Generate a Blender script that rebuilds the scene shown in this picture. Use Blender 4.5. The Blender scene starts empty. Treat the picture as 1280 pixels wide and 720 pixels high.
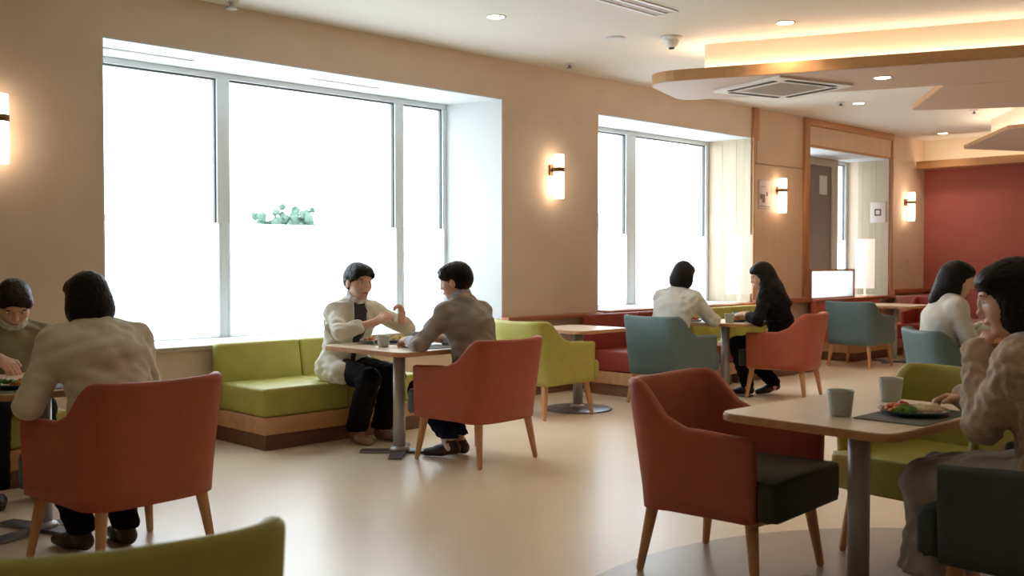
import bpy, bmesh, math, random
import numpy as np
from mathutils import Vector, Matrix
random.seed(4)
PI = math.pi
sc = bpy.context.scene
COL = sc.collection

# ------------------------------------------------------------------ materials
def nodes_of(m):
    m.use_nodes = True
    return m.node_tree, m.node_tree.nodes.get('Principled BSDF')

def mat(name, col, rough=.6, metal=0, noise=0., nscale=8., bump=0., bscale=200., sheen=0., spec=.5, coat=0., stretch=None, nstretch=None, sub=0.):
    m = bpy.data.materials.new(name); nt, b = nodes_of(m)
    b.inputs['Base Color'].default_value = (*col, 1)
    b.inputs['Roughness'].default_value = rough
    b.inputs['Metallic'].default_value = metal
    b.inputs['Specular IOR Level'].default_value = spec
    if sheen: b.inputs['Sheen Weight'].default_value = sheen; b.inputs['Sheen Roughness'].default_value = .5
    if coat: b.inputs['Coat Weight'].default_value = coat; b.inputs['Coat Roughness'].default_value = .15
    if sub:
        b.inputs['Subsurface Weight'].default_value = sub; b.inputs['Subsurface Radius'].default_value = (.02, .008, .004)
        b.inputs['Subsurface Scale'].default_value = .5
    tc = nt.nodes.new('ShaderNodeTexCoord')
    def mapped(s):
        mp = nt.nodes.new('ShaderNodeMapping'); nt.links.new(tc.outputs['Object'], mp.inputs['Vector'])
        mp.inputs['Scale'].default_value = s; return mp.outputs['Vector']
    if noise:
        n = nt.nodes.new('ShaderNodeTexNoise'); n.inputs['Scale'].default_value = nscale; n.inputs['Detail'].default_value = 4
        nt.links.new(mapped(nstretch or (1, 1, 1)), n.inputs['Vector'])
        r = nt.nodes.new('ShaderNodeMapRange'); r.inputs['From Min'].default_value = .3; r.inputs['From Max'].default_value = .7
        r.inputs['To Min'].default_value = 1 - noise; r.inputs['To Max'].default_value = 1 + noise
        nt.links.new(n.outputs['Fac'], r.inputs['Value'])
        mx = nt.nodes.new('ShaderNodeVectorMath'); mx.operation = 'SCALE'; mx.inputs[0].default_value = col
        nt.links.new(r.outputs['Result'], mx.inputs['Scale']); nt.links.new(mx.outputs['Vector'], b.inputs['Base Color'])
    if bump:
        n = nt.nodes.new('ShaderNodeTexNoise'); n.inputs['Scale'].default_value = bscale; n.inputs['Detail'].default_value = 3
        nt.links.new(mapped(stretch or (1, 1, 1)), n.inputs['Vector'])
        bp = nt.nodes.new('ShaderNodeBump'); bp.inputs['Strength'].default_value = bump; bp.inputs['Distance'].default_value = .002
        nt.links.new(n.outputs['Fac'], bp.inputs['Height']); nt.links.new(bp.outputs['Normal'], b.inputs['Normal'])
    return m

def wood(name, c1, c2, scale=6, axis='Z', rough=.45):
    m = bpy.data.materials.new(name); nt, b = nodes_of(m)
    b.inputs['Roughness'].default_value = rough
    tc = nt.nodes.new('ShaderNodeTexCoord'); mp = nt.nodes.new('ShaderNodeMapping')
    nt.links.new(tc.outputs['Object'], mp.inputs['Vector'])
    s = {'X': (.08, 1, 1), 'Y': (1, .08, 1), 'Z': (1, 1, .08)}[axis]
    mp.inputs['Scale'].default_value = [q * scale for q in s]
    n = nt.nodes.new('ShaderNodeTexNoise'); n.inputs['Scale'].default_value = 3; n.inputs['Detail'].default_value = 7; n.inputs['Distortion'].default_value = .6
    nt.links.new(mp.outputs['Vector'], n.inputs['Vector'])
    cr = nt.nodes.new('ShaderNodeValToRGB'); cr.color_ramp.elements[0].position = .3; cr.color_ramp.elements[1].position = .7
    cr.color_ramp.elements[0].color = (*c1, 1); cr.color_ramp.elements[1].color = (*c2, 1)
    nt.links.new(n.outputs['Fac'], cr.inputs['Fac']); nt.links.new(cr.outputs['Color'], b.inputs['Base Color'])
    bp = nt.nodes.new('ShaderNodeBump'); bp.inputs['Strength'].default_value = .15; bp.inputs['Distance'].default_value = .001
    nt.links.new(n.outputs['Fac'], bp.inputs['Height']); nt.links.new(bp.outputs['Normal'], b.inputs['Normal'])
    return m

def emit(name, col, s):
    m = bpy.data.materials.new(name); nt, b = nodes_of(m)
    b.inputs['Base Color'].default_value = (*col, 1)
    b.inputs['Emission Color'].default_value = (*col, 1); b.inputs['Emission Strength'].default_value = s
    return m

WALL = mat('painted_wall', (.71, .565, .45), .85, noise=.03, nscale=3, bump=.15, bscale=150)
CEIL = mat('ceiling_paint', (.76, .72, .65), .9, bump=.08, bscale=120)
CREAM = mat('cream_wall', (.74, .66, .52), .85)
REVEAL = mat('white_reveal', (.66, .68, .68), .7)
REDWALL = mat('terracotta_wall', (.40, .115, .10), .8, noise=.06, nscale=2)
VENEER = wood('pale_veneer', (.47, .39, .27), (.55, .46, .33), 5)
PANEL = wood('wall_veneer', (.62, .43, .30), (.67, .48, .34), 4)
OAK = wood('oak_trim', (.42, .19, .08), (.52, .26, .12), 6)
OAKX = wood('oak_trim_long', (.42, .19, .08), (.52, .26, .12), 6, 'X')
RAIL = wood('reddish_rail', (.33, .10, .045), (.42, .15, .07), 6, 'X')
CANEDGE = wood('canopy_edge', (.46, .24, .10), (.56, .31, .14), 5, 'Y')
CANUNDER = mat('canopy_underside', (.62, .46, .36), .6)
LEG = wood('beech_leg', (.50, .25, .11), (.62, .34, .17), 9)
PLINTH = wood('banquette_plinth', (.50, .26, .12), (.60, .34, .17), 5, 'X')
KICK = wood('dark_kick', (.16, .075, .045), (.22, .11, .065), 5, 'X')
TOPM = wood('pale_table_top', (.76, .60, .46), (.82, .67, .53), 6, 'X', .32)
EDGEM = wood('table_edge', (.45, .22, .11), (.55, .30, .16), 8, 'X')
STEEL = mat('brushed_steel', (.52, .49, .47), .42, .3)
DSTEEL = mat('grey_steel_base', (.22, .23, .26), .35, .8)
ALU = mat('white_aluminium', (.80, .84, .86), .4)
GASKET = mat('dark_gasket', (.10, .11, .12), .5)
WHITEP = mat('white_plastic', (.75, .73, .68), .4)
DARKSLOT = mat('dark_slot', (.03, .025, .02), .6)
GRILLE = mat('beige_grille', (.55, .50, .43), .7)
BRONZE = mat('bronze_metal', (.20, .11, .05), .4, .8)
REDL = mat('terracotta_leather', (.44, .105, .062), .55, noise=.05, nscale=12, bump=.12, bscale=260, spec=.4)
DREDL = mat('deep_red_leather', (.27, .035, .022), .55, bump=.12, bscale=260, spec=.4)
GREENL = mat('olive_green_leather', (.41, .375, .085), .5, noise=.05, nscale=12, bump=.12, bscale=260, spec=.4)
TEALL = mat('teal_leather', (.105, .165, .175), .55, noise=.05, nscale=12, bump=.12, bscale=260, spec=.4)
DTEALL = mat('dark_teal_leather', (.05, .07, .075), .55, noise=.05, nscale=12, bump=.12, bscale=260, spec=.4)
CHARC = mat('charcoal_fabric', (.035, .037, .026), .85, noise=.12, nscale=40, bump=.3, bscale=500, sheen=.15)
PINKL = mat('rose_leather', (.50, .27, .27), .6)
SKIN = mat('skin', (.70, .43, .31), .5, noise=.05, nscale=20, sub=.1)
LIP = mat('lips', (.42, .13, .11), .45)
EYE = mat('dark_iris', (.015, .01, .008), .2)
EYEW = mat('eye_white', (.7, .68, .65), .3)
HAIR = mat('black_hair', (.006, .005, .005), .45, bump=.7, bscale=60, stretch=(4, 4, .25), spec=.22)
HAIRB = mat('brown_black_hair', (.014, .009, .007), .45, bump=.7, bscale=60, stretch=(4, 4, .25), spec=.25)
def cloth(name, c, n=.08, bs=220): return mat(name, c, .9, noise=n, nscale=15, bump=.35, bscale=bs, sheen=.12)
C_CREAM = cloth('cream_knit', (.66, .63, .53)); C_BEIGE = cloth('beige_wool', (.66, .61, .50)); C_TAUPE = cloth('taupe_shirt', (.30, .26, .22))
C_WHITE = cloth('off_white_cotton', (.60, .60, .55)); C_BLACK = mat('black_cotton', (.008, .008, .010), .9, bump=.3, bscale=220, spec=.15); C_NAVY = mat('navy_trousers', (.009, .013, .045), .9, bump=.3, bscale=220, spec=.15)
C_BLUE = cloth('pale_blue_cotton', (.45, .50, .60)); C_CHAR = cloth('charcoal_knit', (.04, .04, .04)); C_OLIVE = cloth('olive_beige_shirt', (.33, .28, .18))
C_FLUFF = mat('fluffy_beige_knit', (.56, .42, .31), 1, noise=.15, nscale=30, bump=1., bscale=90, sheen=.5)
C_GREY = cloth('grey_skirt', (.42, .42, .40)); C_COLLAR = cloth('white_collar_cotton', (.75, .75, .75))
SH_TAN = mat('tan_suede', (.34, .22, .14), .8); SH_DARK = mat('dark_brown_leather', (.035, .028, .022), .45); SH_SOLE = mat('black_rubber', (.012, .012, .012), .6)
CERAM = mat('sage_ceramic', (.44, .48, .43), .35, coat=.2); CERG = mat('grey_ceramic', (.30, .31, .31), .35, coat=.2); CERGR = mat('green_ceramic', (.12, .30, .20), .35)
CERW = mat('grey_white_ceramic', (.62, .63, .60), .3); PLATEG = mat('dark_green_rim', (.07, .16, .13), .3)
TRAYM = mat('grey_placemat', (.17, .18, .16), .8, bump=.4, bscale=400)
COFFEE = mat('dark_coffee', (.03, .015, .01), .15)
F_OR = mat('orange_food', (.65, .20, .03), .5); F_RED = mat('red_food', (.45, .03, .02), .4); F_GRN = mat('green_food', (.12, .26, .04), .55)
F_YEL = mat('yellow_food', (.68, .48, .10), .5); F_CRM = mat('creamy_food', (.72, .58, .38), .55, bump=.5, bscale=80)
TREE = mat('hazy_tree_leaves', (.07, .12, .09), .9); HOUSE = mat('pale_house_wall', (.32, .32, .34), .9); ROOFM = mat('grey_roof', (.24, .23, .24), .9)
GROUND = mat('pale_concrete', (.75, .76, .75), .9)
DOORM = mat('taupe_door', (.22, .17, .14), .6); SIGNW = mat('white_sign', (.70, .60, .55), .5); SIGNK = mat('dark_mark', (.06, .055, .06), .6); SIGNB = mat('brown_mark', (.18, .10, .08), .6)
LEDM = emit('warm_led', (1, .92, .74), 7); DOWN = emit('downlight_lens', (1, .85, .62), 12); SCON = emit('sconce_glass', (1, .78, .55), 3.2)
SHADE = emit('glowing_fabric_shade', (1, .82, .74), .32)
SHADE.node_tree.nodes['Principled BSDF'].inputs['Base Color'].default_value = (.85, .78, .72, 1)

# floor: glossy vinyl with a round inlay of darker vinyl
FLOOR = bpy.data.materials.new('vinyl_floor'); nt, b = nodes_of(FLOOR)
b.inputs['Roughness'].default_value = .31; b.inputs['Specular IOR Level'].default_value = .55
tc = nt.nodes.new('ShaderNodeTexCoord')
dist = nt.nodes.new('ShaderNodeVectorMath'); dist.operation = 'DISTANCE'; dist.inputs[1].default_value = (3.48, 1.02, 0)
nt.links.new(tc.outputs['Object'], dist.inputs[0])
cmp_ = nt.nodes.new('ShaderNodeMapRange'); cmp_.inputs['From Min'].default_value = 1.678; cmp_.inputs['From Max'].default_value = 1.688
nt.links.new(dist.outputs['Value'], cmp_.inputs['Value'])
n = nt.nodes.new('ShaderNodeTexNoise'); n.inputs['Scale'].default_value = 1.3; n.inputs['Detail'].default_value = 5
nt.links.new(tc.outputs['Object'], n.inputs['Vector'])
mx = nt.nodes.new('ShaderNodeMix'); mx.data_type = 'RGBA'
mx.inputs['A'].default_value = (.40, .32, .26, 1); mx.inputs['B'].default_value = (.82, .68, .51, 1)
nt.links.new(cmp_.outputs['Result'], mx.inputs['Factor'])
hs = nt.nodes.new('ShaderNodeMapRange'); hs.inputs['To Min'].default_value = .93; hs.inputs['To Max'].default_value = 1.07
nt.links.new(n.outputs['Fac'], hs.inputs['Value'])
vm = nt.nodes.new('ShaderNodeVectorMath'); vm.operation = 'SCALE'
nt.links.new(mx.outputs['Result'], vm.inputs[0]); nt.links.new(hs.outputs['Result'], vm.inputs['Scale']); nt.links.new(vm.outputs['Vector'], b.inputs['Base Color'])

GLASS = bpy.data.materials.new('window_glass'); GLASS.use_nodes = True; nt = GLASS.node_tree; nt.nodes.clear()
o_ = nt.nodes.new('ShaderNodeOutputMaterial'); t_ = nt.nodes.new('ShaderNodeBsdfTransparent'); g_ = nt.nodes.new('ShaderNodeBsdfGlossy'); m_ = nt.nodes.new('ShaderNodeMixShader')
t_.inputs[0].default_value = (.95, .97, .97, 1); g_.inputs['Roughness'].default_value = .02; m_.inputs[0].default_value = .05
nt.links.new(t_.outputs[0], m_.inputs[1]); nt.links.new(g_.outputs[0], m_.inputs[2]); nt.links.new(m_.outputs[0], o_.inputs[0])
FILM = bpy.data.materials.new('frosted_film'); FILM.use_nodes = True; nt = FILM.node_tree; nt.nodes.clear()
o_ = nt.nodes.new('ShaderNodeOutputMaterial'); t_ = nt.nodes.new('ShaderNodeBsdfTransparent'); g_ = nt.nodes.new('ShaderNodeBsdfTranslucent'); m_ = nt.nodes.new('ShaderNodeMixShader')
g_.inputs[0].default_value = (.95, .96, .97, 1); m_.inputs[0].default_value = .7
nt.links.new(t_.outputs[0], m_.inputs[1]); nt.links.new(g_.outputs[0], m_.inputs[2]); nt.links.new(m_.outputs[0], o_.inputs[0])

# ------------------------------------------------------------------ helpers
def link(name, me, m=None, parent=None, smooth=False, loc=None):
    o = bpy.data.objects.new(name, me); COL.objects.link(o)
    if m is not None and not me.materials: me.materials.append(m)
    if smooth:
        me.polygons.foreach_set('use_smooth', [True] * len(me.polygons))
    if parent: o.parent = parent
    if loc is not None: o.location = loc
    return o
def from_bm(name, bm, m, parent=None, smooth=False, loc=None):
    me = bpy.data.meshes.new(name); bmesh.ops.recalc_face_normals(bm, faces=bm.faces); bm.to_mesh(me); bm.free()
    return link(name, me, m, parent, smooth, loc)
def thing(name, label, cat, loc=(0, 0, 0), rz=0, group=None):
    o = bpy.data.objects.new(name, None); COL.objects.link(o); o.location = loc; o.rotation_euler = (0, 0, rz)
    o.empty_display_size = .1
    o['label'] = label; o['category'] = cat
    if group: o['group'] = group
    return o
def tag(o, label, cat, group=None):
    o['label'] = label; o['category'] = cat
    if group: o['group'] = group
    return o
def struct(o): o['kind'] = 'structure'; return o
def add_box(bm, a, b, bev=0, seg=2):
    r = bmesh.ops.create_cube(bm, size=1)
    for v in r['verts']:
        v.co = Vector([(a[i] + b[i]) / 2 + v.co[i] * (b[i] - a[i]) for i in range(3)])
    if bev:
        es = list({e for v in r['verts'] for e in v.link_edges})
        bmesh.ops.bevel(bm, geom=es, offset=bev, segments=seg, affect='EDGES', profile=.5)
def box(name, a, b, m, parent=None, bev=0, seg=2, smooth=None):
    bm = bmesh.new(); add_box(bm, a, b, bev, seg)
    return from_bm(name, bm, m, parent, bool(bev) if smooth is None else smooth)
def boxes(name, L, m, parent=None, bev=0):
    bm = bmesh.new()
    for a, b in L: add_box(bm, a, b, bev)
    return from_bm(name, bm, m, parent)
def rpoly(pts, r, seg=6):
    out = []; n = len(pts)
    for i in range(n):
        p = Vector(pts[i]); a = Vector(pts[i - 1]); c = Vector(pts[(i + 1) % n])
        rr = r[i] if isinstance(r, (list, tuple)) else r
        if rr <= 0: out.append(p); continue
        u = (a - p).normalized(); v = (c - p).normalized(); half = u.angle(v) / 2
        t = rr / math.tan(half); A = p + u * t; B = p + v * t
        for k in range(seg + 1):
            s = k / seg; out.append(A * (1 - s) ** 2 + p * 2 * s * (1 - s) + B * s * s)
    return out
def add_prism(bm, pts, z0, z1, bev=0, seg=3, taper=0):
    bot = [bm.verts.new((p[0], p[1], z0)) for p in pts]; top = [bm.verts.new((p[0], p[1], z1)) for p in pts]
    n = len(pts); fb = bm.faces.new(bot[::-1]); ft = bm.faces.new(top)
    for i in range(n): bm.faces.new((bot[i], bot[(i + 1) % n], top[(i + 1) % n], top[i]))
    if bev:
        es = list(ft.edges) + list(fb.edges)
        bmesh.ops.bevel(bm, geom=es, offset=bev, segments=seg, affect='EDGES', profile=.5)
def prism(name, pts, z0, z1, m, parent=None, bev=0, smooth=False):
    bm = bmesh.new(); add_prism(bm, pts, z0, z1, bev); return from_bm(name, bm, m, parent, smooth)
def add_lathe(bm, prof, seg=24, c=(0, 0, 0)):
    rings = []
    for r, z in prof:
        if r < 1e-6: rings.append([bm.verts.new((c[0], c[1], c[2] + z))])
        else: rings.append([bm.verts.new((c[0] + r * math.cos(2 * PI * k / seg), c[1] + r * math.sin(2 * PI * k / seg), c[2] + z)) for k in range(seg)])
    for A, B in zip(rings, rings[1:]):
        for k in range(seg):
            a = A[k % len(A)]; a2 = A[(k + 1) % len(A)]; b_ = B[k % len(B)]; b2 = B[(k + 1) % len(B)]
            vs = []
            for q in (a, a2, b2, b_):
                if q not in vs: vs.append(q)
            if len(vs) > 2: bm.faces.new(vs)
def lathe(name, prof, m, parent=None, seg=24, c=(0, 0, 0), smooth=True):
    bm = bmesh.new(); add_lathe(bm, prof, seg, c); return from_bm(name, bm, m, parent, smooth)
def add_rod(bm, a, b, ra, rb, seg=14):
    a = Vector(a); b = Vector(b); q = (b - a).to_track_quat('Z', 'Y'); L = (b - a).length
    A = []; B = []
    for k in range(seg):
        d = Vector((math.cos(2 * PI * k / seg), math.sin(2 * PI * k / seg), 0))
        A.append(bm.verts.new(a + q @ (d * ra))); B.append(bm.verts.new(b + q @ (d * rb)))
    for k in range(seg): bm.faces.new((A[k], A[(k + 1) % seg], B[(k + 1) % seg], B[k]))
    bm.faces.new(A[::-1]); bm.faces.new(B)
def smooth_angle(o, deg=40):
    me = o.data; me.polygons.foreach_set('use_smooth', [True] * len(me.polygons)); me.update()
    bm = bmesh.new(); bm.from_mesh(me)
    for e in bm.edges:
        if len(e.link_faces) == 2 and e.calc_face_angle(0) > math.radians(deg): e.smooth = False
    bm.to_mesh(me); bm.free(); return o
def dup(o, parent=None):
    c = o.copy(); COL.objects.link(c); c.parent = parent
    for ch in o.children: dup(ch, c)
    return c

# ------------------------------------------------------------------ room shell
YW, ZC, XB = 6.7, 3.11, 15.7
XF, YR = -4.0, -5.0
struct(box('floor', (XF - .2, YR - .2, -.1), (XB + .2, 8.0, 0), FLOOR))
struct(box('ceiling', (XF - .2, YR - .2, ZC), (XB + .2, YW + .9, ZC + .15), CEIL))
W1, W2, W3 = (2.88, 6.58), (7.92, 10.78), (12.08, 14.5)
ZT, S1, S2, S3 = 2.755, .66, .76, .76
YD = 7.3
L = [((XF - .2, YW, 0), (W1[0], YD + .3, ZC)), ((W1[1], YW, 0), (W2[0], YD + .3, ZC)), ((W2[1], YW, 0), (W3[0], YD + .3, ZC)), ((W3[1], YW, 0), (XB + .2, YD + .3, ZC)),
     ((W1[0], YW, ZT), (W1[1], YD + .3, ZC)), ((W2[0], YW, ZT), (W2[1], YD + .3, ZC)), ((W3[0], YW, ZT), (W3[1], YD + .3, ZC)),
     ((W1[0], YW, 0), (W1[1], YD + .3, S1)), ((W2[0], YW, 0), (W2[1], YD + .3, S2)), ((W3[0], YW, 0), (W3[1], YD + .3, S3))]
struct(boxes('wall_left', L, WALL))
struct(boxes('wall_back', [((XB, YR - .2, 0), (XB + .2, YW, 2.67)), ((XB, YR - .2, 2.67), (XB + .2, YW, ZC))], REDWALL))
struct(box('wall_right', (XF - .2, YR - .2, 0), (XB + .2, YR, ZC), CREAM))
struct(box('wall_front', (XF - .2, YR - .2, 0), (XF, YW, ZC), CREAM))
def liner(W, s, mr, sill=True, splay=0, mr2=None):
    """white lining of a window recess: head, sill board and both reveals"""
    bm = bmesh.new(); t = .012
    add_box(bm, (W[0], YW + .001, ZT - t), (W[1], YD + .02, ZT))
    add_box(bm, (W[0], YW + .001, s + t), (W[0] + t, YD + .02, ZT - t))
    add_box(bm, (W[0], YW + .001, s), (W[1], YD + .02, s + t))
    return bm
for i, (W, s) in enumerate(((W1, S1), (W2, S2), (W3, S3))):
    struct(from_bm('trim_%d' % (i + 1), liner(W, s, REVEAL), REVEAL))
bm = bmesh.new(); add_prism(bm, [(W1[1], YW + .001), (W1[1], YD + .02), (W1[1] - .16, YD + .02), (W1[1] - .012, YW + .001)], S1 + .012, ZT - .012)
struct(from_bm('trim_4', bm, REVEAL))
for W, s, n_ in ((W2, S2, 5), (W3, S3, 6)):
    y1 = YD + .02 if n_ == 5 else 7.18
    L = []; k = 0; y = YW + .001
    while y < y1 - .01:                                  # vertical veneer boards with fine joints
        y2 = min(y + .2, y1); L.append(((W[1] - .02, y, s + .012), (W[1] - .001, y2 - .003, ZT - .012))); y = y2
    struct(boxes('trim_%d' % n_, L, VENEER))
# sill boards and the reddish ledge that caps the low wall
struct(box('trim_7', (W1[0] - .03, YW - .03, S1 - .02), (W1[1] + .02, YW + .02, S1 + .012), VENEER, bev=.004))
struct(box('trim_8', (W1[1] - .02, YW - .10, .715), (W2[0] + .0, YW - .001, .755), RAIL, bev=.005))
struct(box('trim_9', (W2[0], 6.53, .735), (W2[1] + .0, YW + .02, .772), RAIL, bev=.005))
struct(box('trim_10', (W2[1], YW - .10, .735), (W3[0], YW - .001, .80), RAIL, bev=.005))
struct(box('trim_11', (W3[0], 6.53, .735), (W3[1], YW + .02, .772), RAIL, bev=.005))
struct(box('trim_12', (W3[1], YW - .10, .775), (XB - .001, YW - .001, .85), RAIL, bev=.005))
# veneered wall panels and timber posts on the far half of the window wall
struct(boxes('trim_13', [((W2[1] + .023, YW - .02, .80), (W3[0] - .12, YW - .001, 2.44)), ((W2[1] + .09, YW - .02, 2.45), (W3[0] - .12, YW - .001, ZC - .001))], PANEL))
struct(box('trim_14', (W2[1] - .01, YW - .05, ZT - .03), (W2[1] + .09, YW - .001, ZC - .001), OAK, bev=.004))
struct(box('trim_15', (W2[1] - .001, YW - .03, .80), (W2[1] + .022, YW - .001, ZT - .03), OAK))
struct(box('trim_16', (W3[0] - .12, YW - .06, .80), (W3[0] + .001, YW - .001, ZC - .001), OAK, bev=.004))
struct(box('trim_17', (W3[0], YW - .05, ZC - .09), (W3[1] + .04, YW - .001, ZC - .001), OAKX, bev=.004))
struct(box('trim_18', (W3[0], YW - .02, ZT + .02), (W3[1], YW - .001, ZC - .09), PANEL))
struct(box('trim_19', (W3[0], YW - .03, ZT - .01), (W3[1], YW - .001, ZT + .02), OAKX))
struct(box('trim_20', (W3[1], YW - .04, .85), (W3[1] + .035, YW - .001, ZC - .09), OAK))
struct(box('baseboard_left', (XF, YW - .015, 0), (XB, YW - .001, .08), KICK))
# upper cream band, cove beam and led channel over the terracotta wall
struct(box('wall_upper', (XB - .02, YR, 2.77), (XB - .001, YW - .001, ZC - .001), CREAM))
struct(boxes('trim_21', [((15.33, YR, 2.66), (XB - .001, YW - .03, 2.70)), ((15.33, YR, 2.70), (15.35, YW - .03, 2.77))], CANEDGE))
tag(box('led_strip', (15.38, YR + .1, 2.702), (15.40, YW - .08, 2.715), LEDM), 'warm light strip glowing behind the beam over the terracotta wall', 'light strip', None)

# ------------------------------------------------------------------ windows
def window(n, x0, x1, z0, y, mull, film=1.57, bars=()):
    w = bpy.data.objects.new('window_%d' % n, None); COL.objects.link(w); w.location = (x0, y, 0); struct(w)
    def B(name, a, b, m, bev=.004): return box(name, (a[0] - x0, a[1] - y, a[2]), (b[0] - x0, b[1] - y, b[2]), m, w, bev)
    zt = ZT - .012
    B('head_frame', (x0, y, zt - .045), (x1, y + .10, zt), ALU)
    B('bottom_frame', (x0, y, z0), (x1, y + .10, z0 + .014), ALU)
    edges = [x0 + .03] + [m for m, _ in mull] + [x1 - .03]
    wid = [.03] + [q for _, q in mull] + [.03]
    for e, q in zip(edges, wid): B('mullion', (e - q, y, z0 + .014), (e + q, y + .10, zt - .045), ALU)
    for i in range(len(edges) - 1):
        a = edges[i] + wid[i]; c = edges[i + 1] - wid[i + 1]
        pf = boxes('gasket', [((c - .013 - x0, .02, z0 + .014), (c - x0, .05, zt - .045)), ((a - x0, .02, zt - .06), (c - x0, .05, zt - .045))], GASKET, w)
        B('glass_pane', (a, y + .055, z0 + .014), (c, y + .061, zt - .045), GLASS, 0)
        B('frosted_film', (a - .03, y - .006, z0 + .002), (c + .03, y - .002, film), FILM, 0)
    return w
window(1, W1[0] + .012, W1[1] - .14, S1 + .012, YD, [(4.10, .055), (5.86, .05)])
window(2, W2[0] + .012, W2[1] - .02, S2 + .012, YD, [(9.22, .09)])
window(3, W3[0] + .4, W3[1] - .012, S3 + .012, YD + .05, [(14.1, .05)])
# ceiling grilles set into the recess head of window 1
g = thing('air_grille', 'white linear air grille in the head of the big window recess, left one', 'vent', (3.35, 7.02, ZT - .012))
boxes('frame', [((-.35, -.03, -.006), (.35, .03, 0))], WHITEP, g); boxes('slot', [((-.33, -.02, -.008), (.33, -.012, -.004)), ((-.33, .012, -.008), (.33, .02, -.004))], GRILLE, g)
g2 = dup(g); g2.location = (5.05, 7.02, ZT - .012); g2['label'] = 'white linear air grille in the head of the big window recess, above the seated men'
# door seen through the third opening
d = bpy.data.objects.new('door_1', None); COL.objects.link(d); d.location = (13.2, YD - .02, S3 + .012); struct(d)
box('door_leaf', (-.2, 0, 0), (.66, .03, 1.86), DOORM, d, .004); box('door_pane', (.30, -.006, 1.45), (.52, -.001, 1.72), CERW, d)
box('jamb', (.66, -.02, 0), (.82, .04, 1.86), VENEER, d); box('lintel', (-.2, -.02, 1.86), (.82, .04, 1.965), VENEER, d)
box('handle', (.70, -.06, .16), (.73, -.021, .34), STEEL, d, .005)

# ------------------------------------------------------------------ outside
struct(box('ground', (-200, 8.05, -.5), (300, 400, -.3), GROUND))
def tree(loc, h, r, label, sd):
    rnd = random.Random(sd); t = thing('tree', label, 'tree', loc, 0, 'distant trees outside the big window')
    bm = bmesh.new(); add_rod(bm, (0, 0, 0), (0, 0, h * .7), .12, .06, 8); from_bm('trunk', bm, ROOFM, t)
    bm = bmesh.new()
    for k in range(26):
        a = rnd.random() * 6.28; q = rnd.random() ** .5 * r; z = h - r * .55 - rnd.random() * h * .35
        bmesh.ops.create_icosphere(bm, subdivisions=2, radius=rnd.uniform(.25, .45) * r, matrix=Matrix.Translation((q * math.cos(a), q * math.sin(a), z)))
    for v in bm.verts: v.co += Vector((rnd.uniform(-1, 1), rnd.uniform(-1, 1), rnd.uniform(-1, 1))) * .07
    from_bm('crown', bm, TREE, t)
for i, (px, hh, r, s_) in enumerate(((331, 4.55, .66, 'short round hazy tree outside, leftmost of the three through the window'),
                                 (357, 4.85, .72, 'tallest hazy tree outside, middle of the three through the window'),
                                 (379, 4.65, .60, 'narrow hazy tree outside, rightmost of the three through the window'))):
    rho = (px - 640) / 1280; dd = 60; tree(((1 + rho) * dd * .7071, (1 - rho) * dd * .7071, -.3), hh + .3, r, s_, i)
def house(px, w, hh, label):
    rho = (px - 640) / 1280; dd = 62
    t = thing('house', label, 'house', ((1 + rho) * dd * .7071, (1 - rho) * dd * .7071, -.3), -PI / 4)
    box('wall', (-w / 2, -1.5, 0), (w / 2, 1.5, hh - .4), HOUSE, t)
    bm = bmesh.new(); v = [bm.verts.new(p) for p in ((-w / 2 - .1, -1.7, hh - .4), (w / 2 + .1, -1.7, hh - .4), (w / 2 + .1, 1.7, hh - .4), (-w / 2 - .1, 1.7, hh - .4), (-w / 2 + .3, 0, hh + .35), (w / 2 - .3, 0, hh + .35))]
    for f in ((0, 1, 5, 4), (1, 2, 5), (2, 3, 4, 5), (3, 0, 4), (3, 2, 1, 0)): bm.faces.new([v[i] for i in f])
    from_bm('roof', bm, ROOFM, t)
house(478, 1.6, 3.75, 'low grey house far outside, right of the hazy trees')
house(128, 1.4, 4.0, 'low grey house far outside at the left edge of the big window')
house(757, 1.4, 4.1, 'low grey house far outside the second window')

# ------------------------------------------------------------------ ceiling fittings
def canopy(pts, z0, z1, label, rad, inset=.26, grow=None):
    t = thing('ceiling_canopy', label, 'ceiling canopy', (pts[0][0], pts[0][1], z0)); o = Vector((pts[0][0], pts[0][1]))
    P = [q - o for q in rpoly(pts, rad, 8)]
    prism('edge_band', P, 0, z1 - z0, CANEDGE, t)
    raw = [Vector(q) - o for q in pts]; ar = sum(raw[i - 1].x * raw[i].y - raw[i].x * raw[i - 1].y for i in range(len(raw))); sgn = 1 if ar > 0 else -1
    def off(k):
        out = []; m = len(raw)
        for i in range(m):                               # true inset: intersect the neighbouring edges moved inwards
            a, p_, c = raw[i - 1], raw[i], raw[(i + 1) % m]; u = (p_ - a).normalized(); v = (c - p_).normalized()
            nu = Vector((-u.y, u.x)) * sgn * k; nv = Vector((-v.y, v.x)) * sgn * k; cr_ = u.x * v.y - u.y * v.x
            w_ = (p_ + nv) - (p_ + nu); t_ = (w_.x * v.y - w_.y * v.x) / cr_; out.append(p_ + nu + u * t_)
        return rpoly(out, [max(.03, r_ - k) for r_ in rad], 8)
    prism('soffit', off(.004), -.004, -.0005, CANUNDER, t)
    prism('riser', off(inset), z1 - z0 + .0005, ZC - z0 - .001, CREAM, t)
    A = off(inset - .07); B = off(inset - .04); n = len(A); bm = bmesh.new()
    va = [[bm.verts.new((p.x, p.y, z)) for p in q] for q, z in ((A, z1 - z0 + .001), (A, z1 - z0 + .02), (B, z1 - z0 + .02), (B, z1 - z0 + .001))]
    for k in range(4):
        for i in range(n): bm.faces.new((va[k][i], va[k][(i + 1) % n], va[(k + 1) % 4][(i + 1) % n], va[(k + 1) % 4][i]))
    from_bm('led_strip', bm, LEDM, t)
    return t
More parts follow.
